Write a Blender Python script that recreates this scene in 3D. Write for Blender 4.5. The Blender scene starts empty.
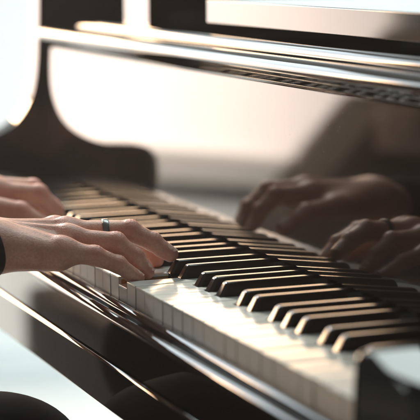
import bpy, bmesh, math, random
import numpy as np
from mathutils import Vector, Matrix

random.seed(4)
C = bpy.context.scene.collection
R = math.radians

# ------------------------------------------------------------------ materials
def mat(name):
    m = bpy.data.materials.new(name)
    m.use_nodes = True
    nt = m.node_tree
    b = nt.nodes['Principled BSDF']
    return m, nt, b

def noise(nt, scale, detail=4, rough=0.55, vec='Object', stretch=None):
    tc = nt.nodes.new('ShaderNodeTexCoord')
    n = nt.nodes.new('ShaderNodeTexNoise')
    n.inputs['Scale'].default_value = scale
    n.inputs['Detail'].default_value = detail
    n.inputs['Roughness'].default_value = rough
    if stretch:
        mp = nt.nodes.new('ShaderNodeMapping')
        mp.inputs['Scale'].default_value = stretch
        nt.links.new(tc.outputs[vec], mp.inputs['Vector'])
        nt.links.new(mp.outputs['Vector'], n.inputs['Vector'])
    else:
        nt.links.new(tc.outputs[vec], n.inputs['Vector'])
    return n

def ramp(nt, src, stops):
    r = nt.nodes.new('ShaderNodeValToRGB')
    el = r.color_ramp.elements
    while len(el) < len(stops):
        el.new(0.5)
    for e, (p, c) in zip(el, stops):
        e.position = p
        e.color = (*c, 1) if len(c) == 3 else c
    nt.links.new(src, r.inputs['Fac'])
    return r

def bump(nt, b, src, strength, dist):
    bp = nt.nodes.new('ShaderNodeBump')
    bp.inputs['Strength'].default_value = strength
    bp.inputs['Distance'].default_value = dist
    nt.links.new(src, bp.inputs['Height'])
    nt.links.new(bp.outputs['Normal'], b.inputs['Normal'])

def simple(name, col, rough, spec=0.5, metal=0.0, var=0.0, scale=30, rvar=0.0, bmp=0.0, bscale=200, coat=0.0, stretch=None):
    m, nt, b = mat(name)
    b.inputs['Base Color'].default_value = (*col, 1)
    b.inputs['Roughness'].default_value = rough
    b.inputs['Specular IOR Level'].default_value = spec
    b.inputs['Metallic'].default_value = metal
    b.inputs['Coat Weight'].default_value = coat
    b.inputs['Coat Roughness'].default_value = 0.03
    if var or rvar:
        n = noise(nt, scale, stretch=stretch)
        if var:
            r = ramp(nt, n.outputs['Fac'], [(0.3, tuple(c*(1-var) for c in col)), (0.7, tuple(min(1, c*(1+var)) for c in col))])
            nt.links.new(r.outputs['Color'], b.inputs['Base Color'])
        if rvar:
            r2 = ramp(nt, n.outputs['Fac'], [(0.3, (max(0, rough-rvar),)*3), (0.7, (rough+rvar,)*3)])
            nt.links.new(r2.outputs['Color'], b.inputs['Roughness'])
    if bmp:
        n2 = noise(nt, bscale)
        bump(nt, b, n2.outputs['Fac'], bmp, 0.001)
    return m

def lacquer_material():
    m, nt, b = mat('black_lacquer')
    b.inputs['Base Color'].default_value = (0.011, 0.009, 0.0085, 1)
    b.inputs['IOR'].default_value = 1.55
    n = noise(nt, 9, 3)
    # dust specks raise the roughness in tiny points
    v = nt.nodes.new('ShaderNodeTexVoronoi'); v.inputs['Scale'].default_value = 170
    tc = nt.nodes.new('ShaderNodeTexCoord'); nt.links.new(tc.outputs['Object'], v.inputs['Vector'])
    dust = ramp(nt, v.outputs['Distance'], [(0.0, (0.30,)*3), (0.09, (0.0,)*3)])
    base = ramp(nt, n.outputs['Fac'], [(0.3, (0.02,)*3), (0.75, (0.06,)*3)])
    ad = nt.nodes.new('ShaderNodeMath'); ad.operation = 'ADD'
    nt.links.new(dust.outputs['Color'], ad.inputs[0]); nt.links.new(base.outputs['Color'], ad.inputs[1])
    nt.links.new(ad.outputs[0], b.inputs['Roughness'])
    cd = ramp(nt, v.outputs['Distance'], [(0.0, (0.07, 0.065, 0.06)), (0.07, (0.011, 0.009, 0.0085))])
    nt.links.new(cd.outputs['Color'], b.inputs['Base Color'])
    return m

def skin_material():
    m, nt, b = mat('skin')
    n = noise(nt, 55, 5)
    r = ramp(nt, n.outputs['Fac'], [(0.25, (0.50, 0.265, 0.205)), (0.5, (0.57, 0.325, 0.25)), (0.75, (0.63, 0.385, 0.30))])
    at = nt.nodes.new('ShaderNodeAttribute'); at.attribute_name = 'flush'
    mxc = nt.nodes.new('ShaderNodeMix'); mxc.data_type = 'RGBA'
    n3 = noise(nt, 420, 4, 0.7)
    r3 = ramp(nt, n3.outputs['Fac'], [(0.35, (0.95, 0.91, 0.90)), (0.65, (1.16, 1.15, 1.14))])
    ml = nt.nodes.new('ShaderNodeMix'); ml.data_type = 'RGBA'; ml.blend_type = 'MULTIPLY'; ml.inputs[0].default_value = 1.0
    nt.links.new(r.outputs['Color'], ml.inputs[6]); nt.links.new(r3.outputs['Color'], ml.inputs[7])
    nt.links.new(at.outputs['Fac'], mxc.inputs[0]); nt.links.new(ml.outputs[2], mxc.inputs[6])
    mxc.inputs[7].default_value = (0.56, 0.23, 0.18, 1)
    nt.links.new(mxc.outputs[2], b.inputs['Base Color'])
    b.inputs['Roughness'].default_value = 0.47
    b.inputs['Subsurface Weight'].default_value = 0.16
    b.inputs['Subsurface Radius'].default_value = (1.0, 0.32, 0.18)
    b.inputs['Subsurface Scale'].default_value = 0.008
    v = nt.nodes.new('ShaderNodeTexVoronoi'); v.inputs['Scale'].default_value = 620
    tc = nt.nodes.new('ShaderNodeTexCoord'); nt.links.new(tc.outputs['Object'], v.inputs['Vector'])
    n2 = noise(nt, 160, 5, 0.65)
    mx = nt.nodes.new('ShaderNodeMath'); mx.operation = 'MULTIPLY_ADD'; mx.inputs[1].default_value = 0.45
    nt.links.new(v.outputs['Distance'], mx.inputs[0]); nt.links.new(n2.outputs['Fac'], mx.inputs[2])
    bump(nt, b, mx.outputs[0], 0.50, 0.0006)
    return m

def emit(name, col, s):
    m, nt, b = mat(name)
    b.inputs['Base Color'].default_value = (*col, 1)
    b.inputs['Roughness'].default_value = 0.1
    n = noise(nt, 0.9, 2)
    r = ramp(nt, n.outputs['Fac'], [(0.3, tuple(c*0.86 for c in col)), (0.7, col)])
    nt.links.new(r.outputs['Color'], b.inputs['Emission Color'])
    b.inputs['Emission Strength'].default_value = s
    return m

M = {}
M['lacquer'] = lacquer_material()
M['ivory'] = simple('white_key_plastic', (0.66, 0.69, 0.65), 0.13, 0.5, var=0.025, scale=25, rvar=0.04)
M['front'] = simple('white_key_front', (0.66, 0.67, 0.63), 0.42, 0.4, var=0.03, scale=25)
M['ebony'] = simple('black_key_satin', (0.016, 0.012, 0.010), 0.15, 0.5, rvar=0.04, scale=60)
M['wood'] = simple('key_wood', (0.42, 0.22, 0.10), 0.6, 0.3, var=0.25, scale=40, stretch=(1, 8, 20))
M['felt'] = simple('dark_felt', (0.008, 0.006, 0.006), 0.95, 0.1, var=0.3, scale=300, bmp=0.6, bscale=900)
M['skin'] = skin_material()
M['nail'] = simple('fingernail', (0.76, 0.52, 0.45), 0.20, 0.5, var=0.05, scale=200)
M['ringmetal'] = simple('grey_metal', (0.20, 0.21, 0.20), 0.30, 0.5, metal=1.0, rvar=0.06, scale=300)
M['band'] = simple('black_rubber', (0.012, 0.012, 0.013), 0.5, 0.4, bmp=0.3)
M['knit'] = simple('dark_knit', (0.018, 0.017, 0.020), 0.9, 0.15, var=0.3, scale=250, bmp=0.8, bscale=700)
M['cloth'] = simple('dark_trouser_cloth', (0.007, 0.006, 0.006), 0.85, 0.03, var=0.25, scale=40, bmp=0.25, bscale=1500)
M['hair'] = simple('dark_hair', (0.03, 0.02, 0.014), 0.5, 0.4, var=0.4, scale=60, bmp=0.8, bscale=120)
M['eye'] = simple('eye_white', (0.7, 0.68, 0.66), 0.1)
M['wall'] = simple('pale_plaster', (0.80, 0.85, 0.85), 0.85, 0.2, var=0.03, scale=2, bmp=0.1, bscale=80)
M['floor'] = simple('pale_floor', (0.78, 0.82, 0.82), 0.45, 0.3, var=0.04, scale=3)
M['skirt'] = simple('grey_skirting', (0.72, 0.77, 0.77), 0.5, 0.3, var=0.03)
M['frame'] = simple('window_frame_paint', (0.72, 0.70, 0.66), 0.4, 0.4, var=0.03)
M['pane'] = emit('window_daylight', (1.0, 0.86, 0.78), 4.4)
M['sky_pane'] = emit('window_low_sun', (1.0, 0.67, 0.41), 40.0)
M['high_pane'] = emit('window_high_sky', (0.84, 0.94, 1.0), 6.5)
M['sofa'] = simple('dark_brown_upholstery', (0.014, 0.011, 0.009), 0.8, 0.3, var=0.3, scale=30, bmp=0.3, bscale=300)
M['sofatop'] = simple('brown_throw', (0.17, 0.125, 0.10), 0.8, 0.2, var=0.3, scale=30, bmp=0.3, bscale=300)

# ------------------------------------------------------------------ object helpers
def link(name, me, m, parent=None):
    o = bpy.data.objects.new(name, me)
    C.objects.link(o)
    if m is not None and not me.materials:
        for x in (m if isinstance(m, (list, tuple)) else [m]):
            me.materials.append(x)
    if parent is not None:
        o.parent = parent
    if me.get('hard'):
        wn = o.modifiers.new('wn', 'WEIGHTED_NORMAL'); wn.keep_sharp = True; wn.weight = 80
    return o

def finish(bm, name, ang=35, smooth=True):
    bmesh.ops.recalc_face_normals(bm, faces=bm.faces[:])
    bm.normal_update()
    for f in bm.faces:
        f.smooth = smooth
    for e in bm.edges:
        if len(e.link_faces) == 2:
            e.smooth = e.calc_face_angle(0) < R(ang)
    me = bpy.data.meshes.new(name)
    bm.to_mesh(me)
    bm.free()
    me['hard'] = 1
    return me

def bevel(bm, off, seg=2, ang=30):
    es = [e for e in bm.edges if len(e.link_faces) == 2 and e.calc_face_angle(0) > R(ang)]
    if es:
        bmesh.ops.bevel(bm, geom=es, offset=off, segments=seg, profile=0.5, affect='EDGES', clamp_overlap=True)

def add_box(bm, lo, hi, mi=0):
    vs = [bm.verts.new((x, y, z)) for x in (lo[0], hi[0]) for y in (lo[1], hi[1]) for z in (lo[2], hi[2])]
    for q in ((0, 1, 3, 2), (4, 6, 7, 5), (0, 4, 5, 1), (2, 3, 7, 6), (0, 2, 6, 4), (1, 5, 7, 3)):
        f = bm.faces.new([vs[i] for i in q]); f.material_index = mi
    return vs

def box_mesh(name, lo, hi, bev=0.0, seg=2):
    bm = bmesh.new()
    add_box(bm, lo, hi)
    bm.normal_update()
    if bev:
        bevel(bm, bev, seg)
    return finish(bm, name)

def prism_y(name, prof, y0, y1, bev=0.0, ang=30, seg=2, ang_s=35):
    """an (x, z) outline carried along y"""
    bm = bmesh.new()
    a = [bm.verts.new((x, y0, z)) for x, z in prof]
    b = [bm.verts.new((x, y1, z)) for x, z in prof]
    n = len(prof)
    bm.faces.new(a); bm.faces.new(b[::-1])
    for i in range(n):
        j = (i+1) % n
        bm.faces.new((a[i], b[i], b[j], a[j]))
    bmesh.ops.recalc_face_normals(bm, faces=bm.faces[:])
    bm.normal_update()
    if bev:
        bevel(bm, bev, seg, ang)
    bm.normal_update()
    bmesh.ops.triangulate(bm, faces=[f for f in bm.faces if len(f.verts) > 4], ngon_method='EAR_CLIP')
    return finish(bm, name, ang_s)

def empty(name, loc=(0, 0, 0)):
    o = bpy.data.objects.new(name, None)
    C.objects.link(o)
    o.location = loc
    o.empty_display_size = 0.05
    return o

def spline(pts, n=8):
    """Catmull-Rom through 2-D points"""
    P = [np.array(p, float) for p in pts]
    P = [2*P[0]-P[1]] + P + [2*P[-1]-P[-2]]
    out = []
    for i in range(1, len(P)-2):
        for k in range(n):
            t = k/n
            a, b, c, d = P[i-1:i+3]
            out.append(tuple(0.5*((2*b)+(-a+c)*t+(2*a-5*b+4*c-d)*t*t+(-a+3*b-3*c+d)*t**3)))
    out.append(tuple(P[-2]))
    return out

# ------------------------------------------------------------------ the piano
piano = empty('grand_piano', (0, 0, -0.73))
piano['label'] = 'glossy black grand piano with its keyboard lid folded open under the hands'
piano['category'] = 'piano'
PZ = 0.73
def part(name, me, m, parent=None):
    o = link(name, me, m, parent or piano)
    if parent is None:
        o.location = (0, 0, PZ)
    return o

W = 0.0235
NW = 52
blacks = []
for k in range(8):
    for b in (2*W-0.003, 3*W, 4*W+0.003, 6*W-0.002, 7*W+0.002):
        y = b + k*7*W
        if y < NW*W-0.012:
            blacks.append(y)
blacks = blacks[:36]
KX = 0.153
NB = 0.0066
cache = {}
def white_key_mesh(i):
    y0, y1 = i*W+0.00055, (i+1)*W-0.00055
    n0, n1 = y0, y1
    for b in blacks:
        if b-NB-0.001 < y0+0.003 and b+NB+0.001 > y0 + 0.0002:
            n0 = max(n0, b+NB+0.0008)
        if b+NB+0.001 > y1-0.003 and b-NB-0.001 < y1 - 0.0002:
            n1 = min(n1, b-NB-0.0008)
    key = (round(n0-y0, 5), round(y1-n1, 5))
    if key in cache:
        return cache[key]
    a0, a1 = n0-y0, n1-y0
    w = y1-y0
    xs = 0.0495
    bm = bmesh.new()
    def slab(out, z0, z1, mi):
        lo = [bm.verts.new((x, y, z0)) for x, y in out]
        hi = [bm.verts.new((x, y, z1)) for x, y in out]
        n = len(out)
        fs = [bm.faces.new(hi), bm.faces.new(lo[::-1])]
        for q in range(n):
            r = (q+1) % n
            fs.append(bm.faces.new((lo[q], lo[r], hi[r], hi[q])))
        for f in fs:
            f.material_index = mi
    out = [(0, 0)]
    if a0 > 1e-6:
        out += [(xs, 0), (xs, a0)]
    out += [(KX, a0), (KX, a1)]
    if w-a1 > 1e-6:
        out += [(xs, a1), (xs, w)]
    out += [(0, w)]
    # a plain convex outline may repeat a corner: drop duplicates
    o2 = []
    for q in out:
        if not o2 or (abs(q[0]-o2[-1][0])+abs(q[1]-o2[-1][1])) > 1e-7:
            o2.append(q)
    slab(o2, -0.0028, 0.0, 0)
    bmesh.ops.recalc_face_normals(bm, faces=bm.faces[:]); bm.normal_update()
    bevel(bm, 0.0007, 3)
    # front plate and wooden body
    add_box(bm, (0.0003, 0.0003, -0.0215), (0.0030, w-0.0003, -0.0026), 2)
    ins = 0.0004
    o3 = [(max(x, 0.0031), min(max(y, a0+ins if x > xs+1e-6 else ins), a1-ins if x > xs+1e-6 else w-ins)) for x, y in o2]
    body = [(0.0031, ins)]
    if a0 > 1e-6: body += [(xs-ins, ins), (xs-ins, a0+ins)]
    body += [(KX-0.001, a0+ins), (KX-0.001, a1-ins)]
    if w-a1 > 1e-6: body += [(xs-ins, a1-ins), (xs-ins, w-ins)]
    body += [(0.0031, w-ins)]
    b2 = []
    for q in body:
        if not b2 or (abs(q[0]-b2[-1][0])+abs(q[1]-b2[-1][1])) > 1e-7:
            b2.append(q)
    slab(b2, -0.023, -0.0029, 1)
    bmesh.ops.triangulate(bm, faces=[f for f in bm.faces if len(f.verts) > 4])
    me = finish(bm, 'white_key')
    me.materials.append(M['ivory']); me.materials.append(M['wood']); me.materials.append(M['front'])
    cache[key] = me
    return me

PRESSED = 20
for i in range(NW):
    o = part('white_key', white_key_mesh(i), None)
    o.location = (random.uniform(-0.0003, 0.0003), i*W+0.00055, PZ+random.uniform(-0.00025, 0.00025))
    o.rotation_euler = (random.uniform(-0.004, 0.004), 0, 0)
    if i == PRESSED:
        # pivots at the balance pin far behind the front edge
        o.rotation_euler = (0, -0.0062/0.22, 0)
        o.location.z -= 0.0066
        o.location.x += 0.0
        o['label'] = 'white key pressed down under the little finger'

def black_key_mesh():
    bm = bmesh.new()
    x0, x1, xt = 0.0500, KX, 0.0572
    wb, wt, h = 0.0064, 0.0049, 0.0122
    v = [bm.verts.new(p) for p in ((x0, -wb, 0), (x0, wb, 0), (x1, wb, 0), (x1, -wb, 0),
                                    (xt, -wt, h), (xt, wt, h), (x1, wt, h), (x1, -wt, h))]
    for q in ((4, 5, 6, 7), (0, 1, 5, 4), (1, 2, 6, 5), (2, 3, 7, 6), (3, 0, 4, 7), (3, 2, 1, 0)):
        bm.faces.new([v[i] for i in q])
    bm.normal_update()
    top = [e for e in bm.edges if max(a.co.z for a in e.verts) > 0.005 and not all(a.co.x > x1-1e-5 for a in e.verts)]
    bmesh.ops.bevel(bm, geom=top, offset=0.0030, segments=6, profile=0.5, affect='EDGES')
    add_box(bm, (x0+0.0002, -wb+0.0001, -0.021), (x1-0.0005, wb-0.0001, 0.0001))
    return finish(bm, 'black_key', 50)
bkm = black_key_mesh()
for y in blacks:
    o = part('black_key', bkm, M['ebony'])
    o.location = (random.uniform(-0.0006, 0.0006), y+random.uniform(-0.0004, 0.0004), PZ+random.uniform(-0.0003, 0.0003))
    o.rotation_euler = (random.uniform(-0.012, 0.012), random.uniform(-0.001, 0.001), random.uniform(-0.003, 0.003))

YA, YB = -0.062, 1.226
# key slip in front of the keys: soft ridge, hollow, rounded nose, flat face
slip = [(-0.0020, -0.0230), (-0.0022, -0.0200)]
slip += [(-0.0035+0.0070*math.cos(R(t)), -0.0265+0.0070*math.sin(R(t))) for t in range(96, 181, 6)]
slip += spline([(-0.0112, -0.0280), (-0.0135, -0.0285), (-0.0160, -0.0262), (-0.0180, -0.0232)], 5)
slip += [(-0.0195+0.0075*math.cos(R(t)), -0.0292+0.0075*math.sin(R(t))) for t in range(98, 181, 6)]
slip += [(-0.0271, -0.0335)]
slip += [(-0.0272, -0.0640), (-0.0262, -0.0652), (-0.0035, -0.0652)]
part('key_slip', prism_y('key_slip', slip, YA+0.001, YB-0.0005), M['lacquer'])
kb = [(-0.0275, -0.0672), (-0.0290, -0.0688), (-0.0292, -0.1085), (-0.0275, -0.1105), (0.60, -0.1105), (0.60, -0.0665), (-0.026, -0.0665)]
part('keybed', prism_y('keybed', kb, YA-0.012, YB+0.05), M['lacquer'])
part('key_frame', box_mesh('key_frame', (0.004, 0.0, -0.0655), (0.40, 1.222, -0.0260)), M['felt'])

# far arm: the S-curved end of the case
arm_top = spline([(-0.0290, 0.004), (-0.0285, 0.022), (-0.0240, 0.040), (-0.0135, 0.051), (0.005, 0.0555), (0.030, 0.0545), (0.052, 0.0535),
                  (0.072, 0.0570), (0.091, 0.0640), (0.107, 0.0740), (0.120, 0.0890), (0.1295, 0.1080), (0.1355, 0.130), (0.1390, 0.160), (0.1405, 0.196)], 6)
def arm_mesh():
    bm = bmesh.new()
    y0, y1 = YB, YB+0.047
    rr = 0.010
    prof = [(-0.0290, -0.1095)] + arm_top + [(0.1425, 0.256), (0.2015, 0.256), (0.2015, -0.1095)]
    ntop = len(arm_top)
    st = []
    r_in = 0.0035
    for t in range(5):
        a = t/4*math.pi/2
        st.append((y0+r_in*(1-math.sin(a)), r_in*(1-math.cos(a))) if False else (y0+r_in*(1-math.cos(math.pi/2-a)) if False else y0+r_in*(1-math.cos(a)), r_in*(1-math.sin(a))))
    for t in range(7):
        a = t/6*math.pi/2
        st.append((y1-rr+rr*math.sin(a), rr*(1-math.cos(a))))
    rings = []
    for y, d in st:
        ring = []
        for i, (x, z) in enumerate(prof):
            if 1 <= i <= ntop:
                p, q = prof[max(i-1, 0)], prof[min(i+1, len(prof)-1)]
                tx, tz = q[0]-p[0], q[1]-p[1]
                L = math.hypot(tx, tz) or 1
                nx, nz = tz/L, -tx/L     # inward (to +x, -z)
                ring.append(bm.verts.new((x+nx*d, y, z+nz*d)))
            elif i == 0:
                ring.append(bm.verts.new((x+d, y, z)))
            else:
                ring.append(bm.verts.new((x, y, z)))
        rings.append(ring)
    n = len(prof)
    for a, b in zip(rings, rings[1:]):
        for i in range(n):
            j = (i+1) % n
            bm.faces.new((a[i], b[i], b[j], a[j]))
    f0 = bm.faces.new(rings[0]); f1 = bm.faces.new(rings[-1][::-1])
    f0.normal_update(); f1.normal_update()
    bmesh.ops.triangulate(bm, faces=[f0, f1], ngon_method='EAR_CLIP')
    return finish(bm, 'arm', 40)
part('arm', arm_mesh(), M['lacquer'])
part('rim', box_mesh('rim', (0.202, YB-0.001, -0.1095), (1.35, YB+0.046, 0.256), 0.004), M['lacquer'])

# near key block, crowned on top with a sloping front
def block_mesh():
    bm = bmesh.new()
    ya, yb = -0.0610, -0.0035
    base = spline([(-0.0165, -0.006), (-0.0160, 0.016), (-0.0150, 0.0275), (-0.0122, 0.0340), (-0.0070, 0.0368), (0.0, 0.0376), (0.030, 0.0380), (0.066, 0.0382), (0.137, 0.0386)], 8)
    base = [(x+0.009, z) for x, z in base]
    prof = [(-0.0085, -0.0640)] + base + [(0.137, -0.0640)]
    N = 14
    rings = []
    for t in range(N+1):
        s = t/N
        y = ya+(yb-ya)*s
        u = abs(2*s-1)
        d = 0.021*(1-s) + 0.0022*max(0, (u-0.86)/0.14)**2.2
        ring = []
        for i, (x, z) in enumerate(prof):
            if 1 <= i <= len(base):
                p, q = prof[i-1], prof[min(i+1, len(base))]
                tx, tz = q[0]-p[0], q[1]-p[1]
                L = math.hypot(tx, tz) or 1
                ring.append(bm.verts.new((x+tz/L*d, y, z-tx/L*d)))
            elif i == 0:
                ring.append(bm.verts.new((x+d*0.5, y, z)))
            else:
                ring.append(bm.verts.new((x, y, z)))
        rings.append(ring)
    n = len(prof)
    for a, b in zip(rings, rings[1:]):
        for i in range(n):
            j = (i+1) % n
            bm.faces.new((a[i], b[i], b[j], a[j]))
    f0 = bm.faces.new(rings[0]); f1 = bm.faces.new(rings[-1][::-1])
    f0.normal_update(); f1.normal_update()
    bmesh.ops.triangulate(bm, faces=[f0, f1], ngon_method='EAR_CLIP')
    return finish(bm, 'key_block', 50)
part('key_block', block_mesh(), M['lacquer'])

# open fallboard, leaning back a few degrees
LEAN = math.tan(R(3.5))
FX, FZ = 0.1395, 0.0150
def fx(z): return FX+(z-FZ)*LEAN
fb = [(fx(FZ), FZ), (fx(0.1735), 0.1735), (fx(0.1735)+0.016, 0.1735), (fx(FZ)+0.016, FZ)]
fall = part('fallboard', prism_y('fallboard', fb, YA, YB-0.0015, ang_s=8), M['lacquer'])
x0 = fx(0.1740)
lip = spline([(x0, 0.1740), (x0-0.0010, 0.1772), (x0-0.0048, 0.1812), (x0-0.0092, 0.1850), (x0-0.0110, 0.1895), (x0-0.0096, 0.1945), (x0-0.0048, 0.1990), (x0+0.002, 0.2005), (x0+0.0105, 0.1990)], 7)
lip += [(x0+0.0150, 0.1950), (x0+0.0150, 0.1740)]
link('lip', prism_y('lip', lip, YA, YB-0.0015), M['lacquer'], fall)
part('nameboard_felt', box_mesh('nameboard_felt', (0.1450, 0.0, 0.0128), (0.152, 1.222, 0.0146)), M['felt'])
# rail behind the fallboard, shelf and folded music desk
rail = spline([(0.1680, 0.196), (0.1680, 0.2035), (0.1705, 0.2085), (0.1755, 0.2105), (0.182, 0.2100)], 6) + [(0.188, 0.208), (0.188, 0.190)]
part('hinge_rail', prism_y('hinge_rail', rail, YA, 1.165), M['lacquer'])
part('case_shelf', box_mesh('case_shelf', (0.1890, YA, 0.180), (1.34, YB-0.002, 0.2030), 0.001), M['lacquer'])
desk = part('music_desk', box_mesh('music_desk', (0.1905, -0.30, 0.2200), (0.62, 0.752, 0.2450), 0.0012, 3), M['lacquer'])
part('desk_slide', box_mesh('desk_slide', (0.1905, 0.935, 0.2035), (0.62, 1.025, 0.2500), 0.002, 3), M['lacquer'])
part('desk_slide', box_mesh('desk_slide', (0.30, 0.10, 0.2032), (0.50, 0.16, 0.2198)), M['lacquer'])

# ------------------------------------------------------------------ distance-field bodies
def cone(P, a, b, r1, r2):
    a = np.asarray(a, np.float32); b = np.asarray(b, np.float32)
    ba = b-a
    pa = P-a
    h = np.clip(pa@ba/max(float(ba@ba), 1e-12), 0, 1)
    d = pa-h[:, None]*ba
    return np.sqrt(np.einsum('ij,ij->i', d, d))-(r1+(r2-r1)*h)

def ell(P, c, r):
    q = (P-np.asarray(c, np.float32))/np.asarray(r, np.float32)
    k = np.sqrt(np.einsum('ij,ij->i', q, q))
    return (k-1)*min(r)

def smin(a, b, k):
    h = np.maximum(k-np.abs(a-b), 0)/k
    return np.minimum(a, b)-h*h*k*0.25

def mesh_sdf(f, lo, hi, vox, name, relax=1):
    B = 6
    lo = np.array(lo, np.float32); hi = np.array(hi, np.float32)
    nb = np.ceil((hi-lo)/(vox*B)).astype(int)
    n = nb*B
    gi = np.stack(np.meshgrid(*[np.arange(k) for k in nb], indexing='ij'), -1).reshape(-1, 3)
    cen = lo+(gi*B+(B-1)/2)*vox
    dc = f(cen.astype(np.float32))
    D = np.repeat(np.repeat(np.repeat(dc.reshape(nb), B, 0), B, 1), B, 2).astype(np.float32)
    act = gi[np.abs(dc) < B*vox*1.25]
    loc = np.stack(np.meshgrid(*[np.arange(B)]*3, indexing='ij'), -1).reshape(-1, 3)
    for s in range(0, len(act), 800):
        idx = (act[s:s+800, None, :]*B+loc[None]).reshape(-1, 3)
        D[idx[:, 0], idx[:, 1], idx[:, 2]] = f((lo+idx*vox).astype(np.float32))
    S = D < 0
    cnt = np.zeros(n-1, np.int8)
    off = [(i, j, k) for i in (0, 1) for j in (0, 1) for k in (0, 1)]
    for i, j, k in off:
        cnt += S[i:n[0]-1+i, j:n[1]-1+j, k:n[2]-1+k]
    cells = np.argwhere((cnt > 0) & (cnt < 8))
    idm = -np.ones(n-1, np.int32)
    idm[tuple(cells.T)] = np.arange(len(cells))
    acc = np.zeros((len(cells), 3)); num = np.zeros(len(cells))
    for a in off:
        for ax in range(3):
            if a[ax] == 0:
                b = list(a); b[ax] = 1
                va = D[cells[:, 0]+a[0], cells[:, 1]+a[1], cells[:, 2]+a[2]]
                vb = D[cells[:, 0]+b[0], cells[:, 1]+b[1], cells[:, 2]+b[2]]
                m = (va < 0) != (vb < 0)
                t = va[m]/(va[m]-vb[m])
                p = np.tile(np.array(a, float), (m.sum(), 1)); p[:, ax] += t
                acc[m] += p; num[m] += 1
    V = lo+(cells+acc/num[:, None])*vox
    F = []
    for ax in range(3):
        o1, o2 = [(1, 2), (2, 0), (0, 1)][ax]
        sl = [slice(None)]*3; sl2 = [slice(None)]*3
        sl[ax] = slice(0, -1); sl2[ax] = slice(1, None)
        A = S[tuple(sl)]; Bq = S[tuple(sl2)]
        e = np.argwhere(A != Bq)
        e = e[(e[:, o1] > 0) & (e[:, o2] > 0) & (e[:, o1] < n[o1]-1) & (e[:, o2] < n[o2]-1)]
        ins = S[e[:, 0], e[:, 1], e[:, 2]]
        u1 = np.zeros(3, int); u1[o1] = 1
        u2 = np.zeros(3, int); u2[o2] = 1
        q = np.stack([idm[tuple((e-u1-u2).T)], idm[tuple((e-u2).T)], idm[tuple(e.T)], idm[tuple((e-u1).T)]], 1)
        q[~ins] = q[~ins][:, ::-1]
        F.append(q)
    F = np.concatenate(F)
    F = F[(F >= 0).all(1)]
    for _ in range(relax):
        s = np.zeros_like(V); c = np.zeros(len(V))
        for i in range(4):
            np.add.at(s, F[:, i], V[F[:, (i+1) % 4]]); np.add.at(c, F[:, i], 1)
            np.add.at(s, F[:, i], V[F[:, (i-1) % 4]]); np.add.at(c, F[:, i], 1)
        V = V*0.55+0.45*s/np.maximum(c, 1)[:, None]
    me = bpy.data.meshes.new(name)
    me.from_pydata(V.tolist(), [], F.tolist())
    me.polygons.foreach_set('use_smooth', [True]*len(me.polygons))
    me.update()
    return me, V, F

mm = lambda *p: np.array(p, float)/1000
# ---- joints in mm: knuckle, middle joint, end joint, tip
RH = dict(
    fingers=[
        ([(-57, 480, 30), (-29, 474, 25), (-7, 474, 15.5), (13, 477, 1.0)], (10.5, 8.4, 7.4, 6.0)),
        ([(-44, 503, 36), (-2, 494, 32), (15, 490.5, 18.5), (26, 488, 4.0)], (11.5, 9.2, 7.9, 6.5)),
        ([(-39, 524, 39), (18, 512, 39), (38, 505, 28.5), (53, 498, 17.2)], (12.0, 9.6, 8.2, 6.8)),
        ([(-43, 546, 37), (10, 542, 34), (35, 535, 21.5), (50, 529, 7.0)], (12.0, 9.6, 8.2, 6.8)),
        ([(-84, 555, 28), (-52, 573, 22), (-22, 578, 15), (4, 575, 8.3)], (14, 11.5, 10, 8)),
    ],
    wrist=(-126, 516, 34), elbow=(-380, 440, -4), pinkyside=-1)
LH = dict(
    fingers=[
        ([(-48, 831, 40), (-16, 833, 34), (0, 835, 20), (8, 836, 7)], (10.5, 8.4, 7.4, 6.2)),
        ([(-47, 813, 46), (-3, 811, 41), (16, 810, 24), (24, 809, 7.2)], (11.5, 9.4, 8.0, 6.8)),
        ([(-44, 793, 50), (4, 788, 46), (24, 786, 26), (32, 785, 7.4)], (12.0, 9.7, 8.3, 6.9)),
        ([(-42, 772, 47), (4, 765, 43), (21, 764, 25), (29, 763, 7.2)], (12.0, 9.6, 8.2, 6.9)),
        ([(-104, 768, 40), (-62, 748, 37), (-24, 738, 29), (4, 735, 12)], (14, 11.5, 10, 8)),
    ],
    wrist=(-145, 800, 44), elbow=(-375, 900, 0), pinkyside=1)

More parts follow.
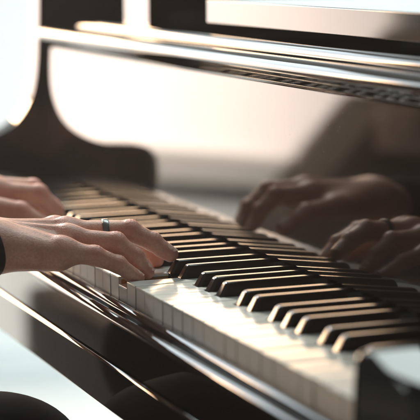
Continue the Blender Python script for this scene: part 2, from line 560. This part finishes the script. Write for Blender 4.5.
def hand_field(H):
    fs = [([mm(*p) for p in j], [r*1.05/1000 for r in rr]) for j, rr in H['fingers']]
    w = mm(*H['wrist']); el = mm(*H['elbow']); s = H['pinkyside']
    yv = np.array([0, 1.0, 0])
    fa = (el-w)/np.linalg.norm(el-w)
    wr_r = w - yv*s*0.012; wr_u = w + yv*s*0.013
    def f(P):
        d = None
        # palm: metacarpals
        for i in range(4):
            j, rr = fs[i]
            base = w+yv*s*(0.017-0.0115*i)+np.array([0.012, 0, 0.004])
            c = cone(P, base, j[0]-np.array([0.004, 0, 0.003]), 0.0155, rr[0]*1.02)
            d = c if d is None else smin(d, c, 0.014)
        # heel under the little finger, flesh under the thumb
        j0 = fs[0][0][0]; jt = fs[4][0]
        d = smin(d, cone(P, w+yv*s*0.014+np.array([0.016, 0, -0.004]), j0+np.array([-0.006, 0, -0.004]), 0.0180, 0.0108), 0.014)
        d = smin(d, cone(P, w-yv*s*0.010+np.array([0.018, 0, -0.006]), jt[1]+np.array([-0.008, 0, 0]), 0.0175, 0.0125), 0.016)
        # wrist and forearm
        c = smin(cone(P, wr_r, el+yv*0.0*s, 0.0185, 0.043), cone(P, wr_u, el, 0.0185, 0.043), 0.02)
        d = smin(d, c, 0.022)
        # tendons and veins on the back of the hand
        for i in range(4):
            j, rr = fs[i]
            a = w+yv*s*(0.008-0.005*i)+np.array([0.022, 0, 0.0195])
            b = j[0]+np.array([-0.004, 0, rr[0]*0.86])
            d = smin(d, cone(P, a, b, 0.0012, 0.0026), 0.0055)
        for i in (0, 1, 2):
            a = fs[i][0][0]*0.5+fs[i+1][0][0]*0.5+np.array([-0.012, 0, 0.0085])
            b = a+np.array([-0.026, s*0.003, 0.0025]); c2 = b+np.array([-0.03, -s*0.006, -0.001])
            d = smin(d, cone(P, a, b, 0.0012, 0.0016), 0.004)
            d = smin(d, cone(P, b, c2, 0.0016, 0.0014), 0.004)
        out = None
        for i in range(5):
            j, rr = fs[i]
            k = None
            for q in range(3):
                c = cone(P, j[q], j[q+1], rr[q]*(0.93 if q == 0 else 1.0), rr[q+1])
                # fleshy pads between the joints on the palm side
                k = c if k is None else smin(k, c, 0.003)
            # knuckles
            for q in (1, 2):
                ax = j[q+1]-j[q-1]; ax /= np.linalg.norm(ax)
                up = np.array([0, 0, 1.0])-ax*ax[2]; up /= np.linalg.norm(up)
                c = np.sqrt(((P-(j[q]+up*rr[q]*0.16).astype(np.float32))**2).sum(1))-rr[q]*0.87
                k = smin(k, c, 0.003)
                # creases over the joint
                pr = (P-j[q].astype(np.float32))
                sdist = pr@ax.astype(np.float32)
                dm = np.clip(pr@up.astype(np.float32)/rr[q], 0, 1)
                k = k+dm*0.00032*np.cos(sdist*2*np.pi/0.0030)*np.exp(-(sdist/0.0048)**2)
            # soft pad at the fingertip
            axt = j[3]-j[2]; axt /= np.linalg.norm(axt)
            up = np.array([0, 0, 1.0])-axt*axt[2]; up /= np.linalg.norm(up)
            k = smin(k, cone(P, j[3]-axt*0.009-up*0.0016, j[3]-axt*0.001-up*0.0004, rr[3]*1.0, rr[3]*0.9), 0.003)
            # each finger blends into the palm but only touches its neighbours
            out = k if out is None else smin(out, k, 0.0015)
        for i in range(4):
            # knuckle heads
            j, rr = fs[i]
            c = np.sqrt(((P-(j[0]+np.array([0, 0, rr[0]*0.18])).astype(np.float32))**2).sum(1))-rr[0]*0.95
            d = smin(d, c, 0.006)
        d = smin(d, out, 0.010)
        return d
    return f

SH = {'r': np.array((-0.505, 0.485, 0.335)), 'l': np.array((-0.505, 0.865, 0.335))}
HIP = np.array((-0.53, 0.675, -0.165))
KN = {'r': np.array((-0.112, 0.500, -0.182)), 'l': np.array((-0.30, 1.03, -0.200))}
FT = {'r': np.array((-0.06, 0.470, -0.665)), 'l': np.array((-0.36, 1.04, -0.665))}
def torso(P, g=0.0):
    d = ell(P, (-0.545, 0.675, -0.10), (0.135+g, 0.175+g, 0.12+g))
    d = smin(d, ell(P, (-0.545, 0.675, 0.05), (0.115+g, 0.155+g, 0.16+g)), 0.08)
    d = smin(d, ell(P, (-0.53, 0.675, 0.235), (0.122+g, 0.175+g, 0.17+g)), 0.08)
    d = smin(d, cone(P, SH['r'], SH['l'], 0.062+g, 0.062+g), 0.06)
    return d
def arm_f(P, s, g=0.0):
    H = RH if s == 'r' else LH
    e = mm(*H['elbow']); w = mm(*H['wrist'])
    u = cone(P, SH[s], e, 0.056+g, 0.043+g)
    stop = w+(e-w)*0.16
    return smin(u, cone(P, stop, e, 0.026+g, 0.043+g), 0.03)
def leg_f(P, s, g=0.0):
    h = HIP+np.array([0.02, -0.09 if s == 'r' else 0.09, -0.01])
    d = cone(P, h, KN[s], 0.090+g, 0.066+g)
    return smin(d, cone(P, KN[s], FT[s]+np.array([0, 0, 0.06]), 0.062+g, 0.042+g), 0.04)
NK = np.array((-0.50, 0.675, 0.40)); HD = np.array((-0.445, 0.675, 0.585))
def head_f(P):
    d = ell(P, HD+np.array([-0.012, 0, 0.03]), (0.098, 0.077, 0.092))
    d = smin(d, ell(P, HD+np.array([0.022, 0, -0.045]), (0.066, 0.058, 0.078)), 0.04)
    d = smin(d, cone(P, HD+np.array([0.072, 0, 0.012]), HD+np.array([0.098, 0, -0.022]), 0.008, 0.013), 0.012)
    for s in (-1, 1):
        d = smin(d, ell(P, HD+np.array([-0.01, s*0.078, -0.008]), (0.018, 0.009, 0.030)), 0.008)
    d = smin(d, ell(P, HD+np.array([0.082, 0, -0.058]), (0.010, 0.026, 0.008)), 0.008)
    d = smin(d, cone(P, NK-np.array([0.01, 0, 0.05]), HD-np.array([0.02, 0, 0.05]), 0.060, 0.054), 0.03)
    return d
rf, lf = hand_field(RH), hand_field(LH)
def body_f(P):
    d = smin(torso(P), head_f(P), 0.04)
    for s in 'rl':
        d = smin(d, arm_f(P, s), 0.04)
        d = smin(d, leg_f(P, s), 0.05)
        d = smin(d, cone(P, FT[s]+np.array([0, 0, 0.01]), FT[s]+np.array([0.15, 0, -0.025]), 0.042, 0.034), 0.03)
    return d

person = empty('person', (-0.53, 0.675, -0.255))
person['label'] = 'person in dark clothes playing the piano with both hands, grey ring on one finger'
person['category'] = 'person'
PO = Vector((-0.53, 0.675, -0.255))
def pl(name, me, m, lab=None):
    o = link(name, me, m, person)
    o.matrix_parent_inverse = Matrix.Translation(-PO)
    if lab:
        o['label'] = lab
    return o

def cut_hand(H, f):
    w = mm(*H['wrist']); e = mm(*H['elbow'])
    ax = ((e-w)/np.linalg.norm(e-w)).astype(np.float32)
    c = (w+ax*0.105).astype(np.float32)
    return lambda P: np.maximum(f(P), (P-c)@ax)
_, V1, F1 = mesh_sdf(cut_hand(RH, rf), (-0.265, 0.430, -0.035), (0.085, 0.605, 0.075), 0.00105, 'tmp_r')
_, V2, F2 = mesh_sdf(cut_hand(LH, lf), (-0.275, 0.705, -0.030), (0.075, 0.905, 0.085), 0.0013, 'tmp_l')
_, V3, F3 = mesh_sdf(body_f, (-0.72, 0.33, -0.735), (0.16, 1.13, 0.73), 0.0085, 'tmp_b', 2)
VV = np.concatenate([V1, V2, V3]); FF = np.concatenate([F1, F2+len(V1), F3+len(V1)+len(V2)])
me = bpy.data.meshes.new('body')
me.from_pydata(VV.tolist(), [], FF.tolist())
me.polygons.foreach_set('use_smooth', [True]*len(me.polygons)); me.update()
fl = np.zeros(len(VV))
for H in (RH, LH):
    for j, rr in H['fingers']:
        for q, am, sg in ((0, 0.35, 0.010), (1, 0.55, 0.009), (2, 0.45, 0.007), (3, 0.75, 0.009)):
            dd = np.linalg.norm(VV-(mm(*j[q])+np.array([0, 0, 0.004 if q < 3 else 0])), axis=1)
            fl = np.maximum(fl, am*np.exp(-np.maximum(dd-rr[q]/1000*0.8, 0)**2/(sg*0.6)**2))
at = me.attributes.new('flush', 'FLOAT', 'POINT'); at.data.foreach_set('value', fl.astype(np.float32))
pl('body', me, M['skin'])

def sweater_f(P):
    d = torso(P, 0.012)
    for s in 'rl':
        d = smin(d, arm_f(P, s, 0.0095), 0.03)
    d = np.maximum(d, -(P[:, 2]+0.19))
    # neck opening
    return np.maximum(d, -cone(P, NK-np.array([0.0, 0, 0.01]), NK+np.array([0.02, 0, 0.2]), 0.068, 0.085))
def sleeve_cut(P):
    d = sweater_f(P)
    for H in (RH, LH):
        w = mm(*H['wrist']); e = mm(*H['elbow'])
        ax = ((e-w)/np.linalg.norm(e-w)).astype(np.float32)
        c = (w+ax*(0.062 if H is RH else -0.028)).astype(np.float32)
        d = np.maximum(d, np.where(np.linalg.norm(P-w.astype(np.float32), axis=1) < 0.12, -((P-c)@ax), -1))
    # folds
    return d+0.0016*np.sin(P[:, 2]*70+P[:, 0]*45)*np.sin(P[:, 1]*38+P[:, 0]*30)
me, _, _ = mesh_sdf(sleeve_cut, (-0.72, 0.33, -0.25), (0.0, 1.02, 0.48), 0.0065, 'sweater', 1)
pl('sweater', me, M['knit'])
def trousers_f(P):
    d = np.maximum(torso(P, 0.008), P[:, 2]+0.12)
    for s in 'rl':
        d = smin(d, leg_f(P, s, 0.008), 0.05)
    d = d+0.0016*np.sin(P[:, 0]*60+P[:, 1]*50)*np.sin(P[:, 2]*40)
    return np.maximum(d, -(P[:, 2]+0.635))
me, _, _ = mesh_sdf(trousers_f, (-0.72, 0.33, -0.70), (0.10, 1.13, -0.05), 0.0065, 'trousers', 1)
pl('trousers', me, M['cloth'])
def shoe_f(P):
    d = None
    for s in 'rl':
        c = cone(P, FT[s]+np.array([-0.02, 0, 0.0]), FT[s]+np.array([0.17, 0, -0.020]), 0.050, 0.040)
        d = c if d is None else np.minimum(d, c)
    return np.maximum(d, -(P[:, 2]+0.729))
def hair_f(P):
    d = ell(P, HD+np.array([-0.022, 0, 0.042]), (0.105, 0.086, 0.095))
    cut = (P[:, 2]-HD[2]-0.02)-(P[:, 0]-HD[0])*0.9
    d = np.maximum(d, -cut-0.045)
    return d+0.0025*np.sin(P[:, 1]*260)*np.sin(P[:, 0]*90)
me, _, _ = mesh_sdf(hair_f, (-0.60, 0.56, 0.45), (-0.31, 0.79, 0.75), 0.005, 'hair'); pl('hair', me, M['hair'])
for s in (-1, 1):
    bm = bmesh.new()
    bmesh.ops.create_uvsphere(bm, u_segments=16, v_segments=10, radius=0.0115, matrix=Matrix.Translation(Vector(HD+np.array([0.070, s*0.031, 0.008]))))
    pl('eye', finish(bm, 'eye', 80), M['eye'])

# shoes, one mesh each
for s in 'rl':
    g = lambda P, s=s: np.maximum(cone(P, FT[s]+np.array([-0.02, 0, 0.0]), FT[s]+np.array([0.17, 0, -0.020]), 0.050, 0.040), -(P[:, 2]+0.729))
    me, _, _ = mesh_sdf(g, FT[s]+np.array([-0.09, -0.07, -0.08]), FT[s]+np.array([0.24, 0.07, 0.07]), 0.007, 'shoe'); pl('shoe', me, M['band'])

# nails
def nail(H, i):
    j, rr = H['fingers'][i]
    j = [mm(*p) for p in j]; r = rr[3]/1000
    ax = j[3]-j[2]; ax /= np.linalg.norm(ax)
    if i == 4:
        up = np.array([0, -0.55*H['pinkyside'], 1.0])
    else:
        up = np.array([0.15, 0, 1.0])
    up = up-ax*(up@ax); up /= np.linalg.norm(up)
    sd = np.cross(ax, up)
    bm = bmesh.new()
    nu, nv = 10, 10
    L = r*1.55
    layers = []
    for h in (0.0, -0.0006):
        g = []
        for a in range(nu+1):
            u = a/nu
            row = []
            for b in range(nv+1):
                v = b/nv*2-1
                wid = 0.98*(1-0.10*(1-u))*(1-max(0, (u-0.72)/0.28)**2*0.22)*(1-max(0, (0.22-u)/0.22)**2*0.25)
                an = v*wid
                ext = (1-abs(v)**2.4*0.16)
                s = -r*1.0+L*u*ext
                # follow the tapering, rounded tip
                tip = max(0.0, s)
                rad = (r*1.045 if s < 0 else math.sqrt(max((r*1.045)**2-(tip*0.62)**2, (r*0.6)**2))) + h + 0.0003 + (rr[2]/1000-r)*max(0, -s)/0.02
                p = j[3]+ax*s+(up*math.cos(an)+sd*math.sin(an))*rad
                row.append(bm.verts.new(p))
            g.append(row)
        layers.append(g)
    for k, g in enumerate(layers):
        for a in range(nu):
            for b in range(nv):
                bm.faces.new((g[a][b], g[a+1][b], g[a+1][b+1], g[a][b+1]))
    g0, g1 = layers
    for a in range(nu):
        bm.faces.new((g0[a][0], g0[a+1][0], g1[a+1][0], g1[a][0])); bm.faces.new((g0[a][nv], g0[a+1][nv], g1[a+1][nv], g1[a][nv]))
        bm.faces.new((g0[0][a], g0[0][a+1], g1[0][a+1], g1[0][a])); bm.faces.new((g0[nu][a], g0[nu][a+1], g1[nu][a+1], g1[nu][a]))
    pl('fingernail', finish(bm, 'fingernail', 60), M['nail'])
for H in (RH, LH):
    for i in range(5):
        nail(H, i)

# ring on the third finger from the near side, and the band at the wrist
def hoop(name, c, ax, field, w, th, m, lab):
    """a closed band that follows the skin it is worn on"""
    c = np.array(c); ax = np.array(ax)/np.linalg.norm(ax)
    up = np.array((0, 0, 1.0)); up = up-ax*(up@ax); up /= np.linalg.norm(up); sd = np.cross(ax, up)
    N = 72
    ts = np.linspace(0.002, 0.06, 240)
    rad = np.zeros(N)
    for k in range(N):
        t = 2*math.pi*k/N
        dr = up*math.cos(t)+sd*math.sin(t)
        for off in (-0.4, 0.4):
            d = field((c+ax*w*off+ts[:, None]*dr).astype(np.float32))
            i = np.argmax(d > 0)
            rad[k] = max(rad[k], ts[i] if d[i] > 0 else ts[-1])
    for _ in range(6):
        rad = np.maximum(rad, 0.25*np.roll(rad, 1)+0.5*rad+0.25*np.roll(rad, -1))
    for _ in range(3):
        rad = 0.25*np.roll(rad, 1)+0.5*rad+0.25*np.roll(rad, -1)
    bm = bmesh.new()
    prof = [(-w/2, -0.0004), (-w/2, th*0.6), (-w*0.40, th), (0, th*1.1), (w*0.40, th), (w/2, th*0.6), (w/2, -0.0004)]
    rings = []
    for k in range(N):
        t = 2*math.pi*k/N
        rings.append([bm.verts.new(c+ax*s+(up*math.cos(t)+sd*math.sin(t))*(rad[k]+h)) for s, h in prof])
    for k in range(N):
        a, b = rings[k], rings[(k+1) % N]
        for i in range(len(prof)):
            j = (i+1) % len(prof)
            bm.faces.new((a[i], a[j], b[j], b[i]))
    return pl(name, finish(bm, name, 50), m, lab)
j, rr = RH['fingers'][2]
j = [mm(*p) for p in j]
a = j[1]-j[0]
hoop('ring', j[0]+a*0.60, a, lambda P: cone(P, j[0], j[1], rr[0]*1.05*0.93/1000, rr[1]*1.05/1000), 0.0060, 0.0014, M['ringmetal'], 'plain dark grey metal ring on the near hand')
w = mm(*RH['wrist']); e = mm(*RH['elbow'])
hoop('wristband', w+(e-w)*0.026, e-w, rf, 0.020, 0.0026, M['band'], 'black band round the near wrist')

# ------------------------------------------------------------------ the room that shows
def setting(name, me, m):
    o = link(name, me, m); o['kind'] = 'structure'; return o
setting('floor', box_mesh('floor', (-4, -3, -0.79), (5, 3.6, -0.73)), M['floor'])
wall = link('far_wall', box_mesh('far_wall', (-4, 3.10, -0.73), (5, 3.25, 2.2)), M['wall'])
wall.name = 'wall'; wall['kind'] = 'structure'
link('skirting', box_mesh('skirting', (-4, 3.085, -0.73), (5, 3.0999, -0.67), 0.004), M['skirt'], wall)

wx0, wx1, wz0, wz1 = -1.24, -0.02, -0.09, 1.50
win = empty('window', (wx0, 3.09, wz0))
win['label'] = 'bright white window behind the player, mirrored in the black lacquer'
win['category'] = 'window'
def wl(name, me, m):
    o = link(name, me, m, win); o.matrix_parent_inverse = Matrix.Translation((-wx0, -3.09, -wz0)); return o
bm = bmesh.new()
fw = 0.06
for lo, hi in (((wx0-fw, 3.03, wz0-fw), (wx1+fw, 3.098, wz0)), ((wx0-fw, 3.03, wz1), (wx1+fw, 3.098, wz1+fw)),
               ((wx0-fw, 3.03, wz0+0.0005), (wx0, 3.098, wz1-0.0005)), ((wx1, 3.03, wz0+0.0005), (wx1+fw, 3.098, wz1-0.0005))):
    add_box(bm, lo, hi)
wl('frame', finish(bm, 'frame'), M['frame'])
rails = (wz0, 0.36, 0.92, wz1)
for (a, b) in ((wx0, wx1),):
    for c, d, m in ((rails[0], rails[1], 'pane'), (rails[1], rails[2], 'sky_pane'), (rails[2], rails[3], 'high_pane')):
        wl('pane', box_mesh('pane', (a+0.012, 3.075, c+0.012), (b-0.012, 3.085, d-0.012)), M[m])
for a, b in ((wx0+0.001, wx1-0.001),):
    for q in (1, 2):
        wl('transom', box_mesh('transom', (a, 3.056, rails[q]-0.0115), (b, 3.09, rails[q]+0.0115)), M['frame'])

# dark sofa under the window, seen only in the fallboard
sofa = empty('sofa', (-1.6, 2.6, -0.73))
sofa['label'] = 'dark brown sofa under the window, mirrored in the fallboard'
sofa['category'] = 'sofa'
def sl(name, me, m):
    o = link(name, me, m, sofa); o.matrix_parent_inverse = Matrix.Translation((1.6, -2.6, 0.73)); return o
back = spline([(-0.70, -0.45), (-0.82, -0.28), (-0.94, -0.12), (-1.085, 0.080), (-1.11, 0.102), (-1.16, 0.108), (-1.8, 0.110), (-2.3, 0.108)], 6)
def prism_xz(name, prof, y0, y1, bev):
    return prism_y(name, prof, y0, y1, bev, 50, 3)
sl('backrest', prism_xz('backrest', back+[(-2.3, -0.45)], 2.62, 2.86, 0.0), M['sofa'])
sl('throw', box_mesh('throw', (-2.25, 2.585, -0.015), (-1.07, 2.619, 0.100), 0.012, 3), M['sofatop'])
sl('seat', box_mesh('seat', (-2.3, 2.05, -0.45), (-0.60, 2.58, -0.30), 0.05, 4), M['sofatop'])
sl('base', box_mesh('base', (-2.3, 2.08, -0.66), (-0.62, 2.84, -0.452), 0.02), M['sofa'])
for px, py in ((-0.85, 2.12), (-0.85, 2.78), (-2.2, 2.12), (-2.2, 2.78)):
    sl('leg', box_mesh('leg', (px-0.025, py-0.025, -0.73), (px+0.025, py+0.025, -0.661)), M['sofa'])

# ------------------------------------------------------------------ thin volume added to lift the blacks like lens glare
hm = bpy.data.materials.new('glare_veil'); hm.use_nodes = True
hn = hm.node_tree; hn.nodes.clear()
ho = hn.nodes.new('ShaderNodeOutputMaterial'); hv = hn.nodes.new('ShaderNodeVolumePrincipled')
hv.inputs['Color'].default_value = (0.96, 0.93, 0.90, 1); hv.inputs['Density'].default_value = 0.014; hv.inputs['Anisotropy'].default_value = 0.35
hn.links.new(hv.outputs['Volume'], ho.inputs['Volume'])
hz = setting('glare_haze', box_mesh('glare_haze', (-4.5, -3.5, -1.8), (5.5, 3.8, 2.6)), hm)
hz['kind'] = 'stuff'

# ------------------------------------------------------------------ light
def area(name, loc, tgt, sx, sy, e, col):
    L = bpy.data.lights.new(name, 'AREA'); L.shape = 'ELLIPSE'; L.size = sx; L.size_y = sy; L.energy = e; L.color = col
    o = bpy.data.objects.new(name, L); C.objects.link(o); o.location = loc
    o.rotation_euler = (Vector(tgt)-Vector(loc)).to_track_quat('-Z', 'Y').to_euler(); return o
def spot(name, loc, tgt, e, col, ang, rad, blend=0.5):
    L = bpy.data.lights.new(name, 'SPOT'); L.energy = e; L.color = col; L.spot_size = R(ang); L.shadow_soft_size = rad; L.spot_blend = blend
    o = bpy.data.objects.new(name, L); C.objects.link(o); o.location = loc
    o.rotation_euler = (Vector(tgt)-Vector(loc)).to_track_quat('-Z', 'Y').to_euler(); return o
spot('key_lamp', (-0.15, 2.90, 1.75), (0.02, 0.66, 0.0), 540, (1.0, 0.95, 0.88), 13.5, 0.08, 0.8)
spot('sill_wall_fill', (-0.5, 1.0, 1.6), (-0.62, 3.1, -0.16), 1250, (1.0, 0.90, 0.80), 36, 0.1, 0.9)  # added unseen spot, brightens the wall and floor below the window
area('overhead_fill', (0.80, 1.22, 1.9), (0.05, 0.0, 0), 1.7, 0.8, 24, (0.86, 0.99, 0.96))  # added unseen softbox overhead, for the key block highlight and cool fill
area('far_wall_fill', (1.75, 1.65, 0.05), (0.55, 3.1, -0.25), 1.1, 0.9, 36, (0.90, 0.98, 1.0))  # added unseen area light that brightens the pale far wall

w = bpy.data.worlds.new('World'); bpy.context.scene.world = w; w.use_nodes = True
w.node_tree.nodes['Background'].inputs[0].default_value = (1.0, 0.97, 0.92, 1)
w.node_tree.nodes['Background'].inputs[1].default_value = 0.15

# ------------------------------------------------------------------ camera
cd = bpy.data.cameras.new('camera'); cam = bpy.data.objects.new('camera', cd); C.objects.link(cam)
r_, u_, f_ = Vector((0.92918, -0.36959, -0.0048)), Vector((0.05752, 0.13176, 0.98961)), Vector((0.36511, 0.91981, -0.14369))
m3 = Matrix((r_, u_, -f_)).transposed()
cam.matrix_world = Matrix.Translation((-0.51206, -1.02555, 0.29441)) @ m3.to_4x4()
cd.sensor_width = 36; cd.lens = 36*1769.26/420
cd.clip_start = 0.05; cd.clip_end = 100
cd.dof.use_dof = True; cd.dof.focus_distance = 1.615; cd.dof.aperture_fstop = 5.2
sc = bpy.context.scene
sc.camera = cam
sc.render.resolution_x = sc.render.resolution_y = 1024
sc.view_settings.view_transform = 'Standard'
sc.view_settings.look = 'None'
sc.view_settings.exposure = 0.0
sc.render.engine = 'CYCLES'
sc.cycles.use_denoising = True
sc.cycles.max_bounces = 10
sc.cycles.glossy_bounces = 8
sc.cycles.sample_clamp_indirect = 12
sc.cycles.caustics_reflective = True
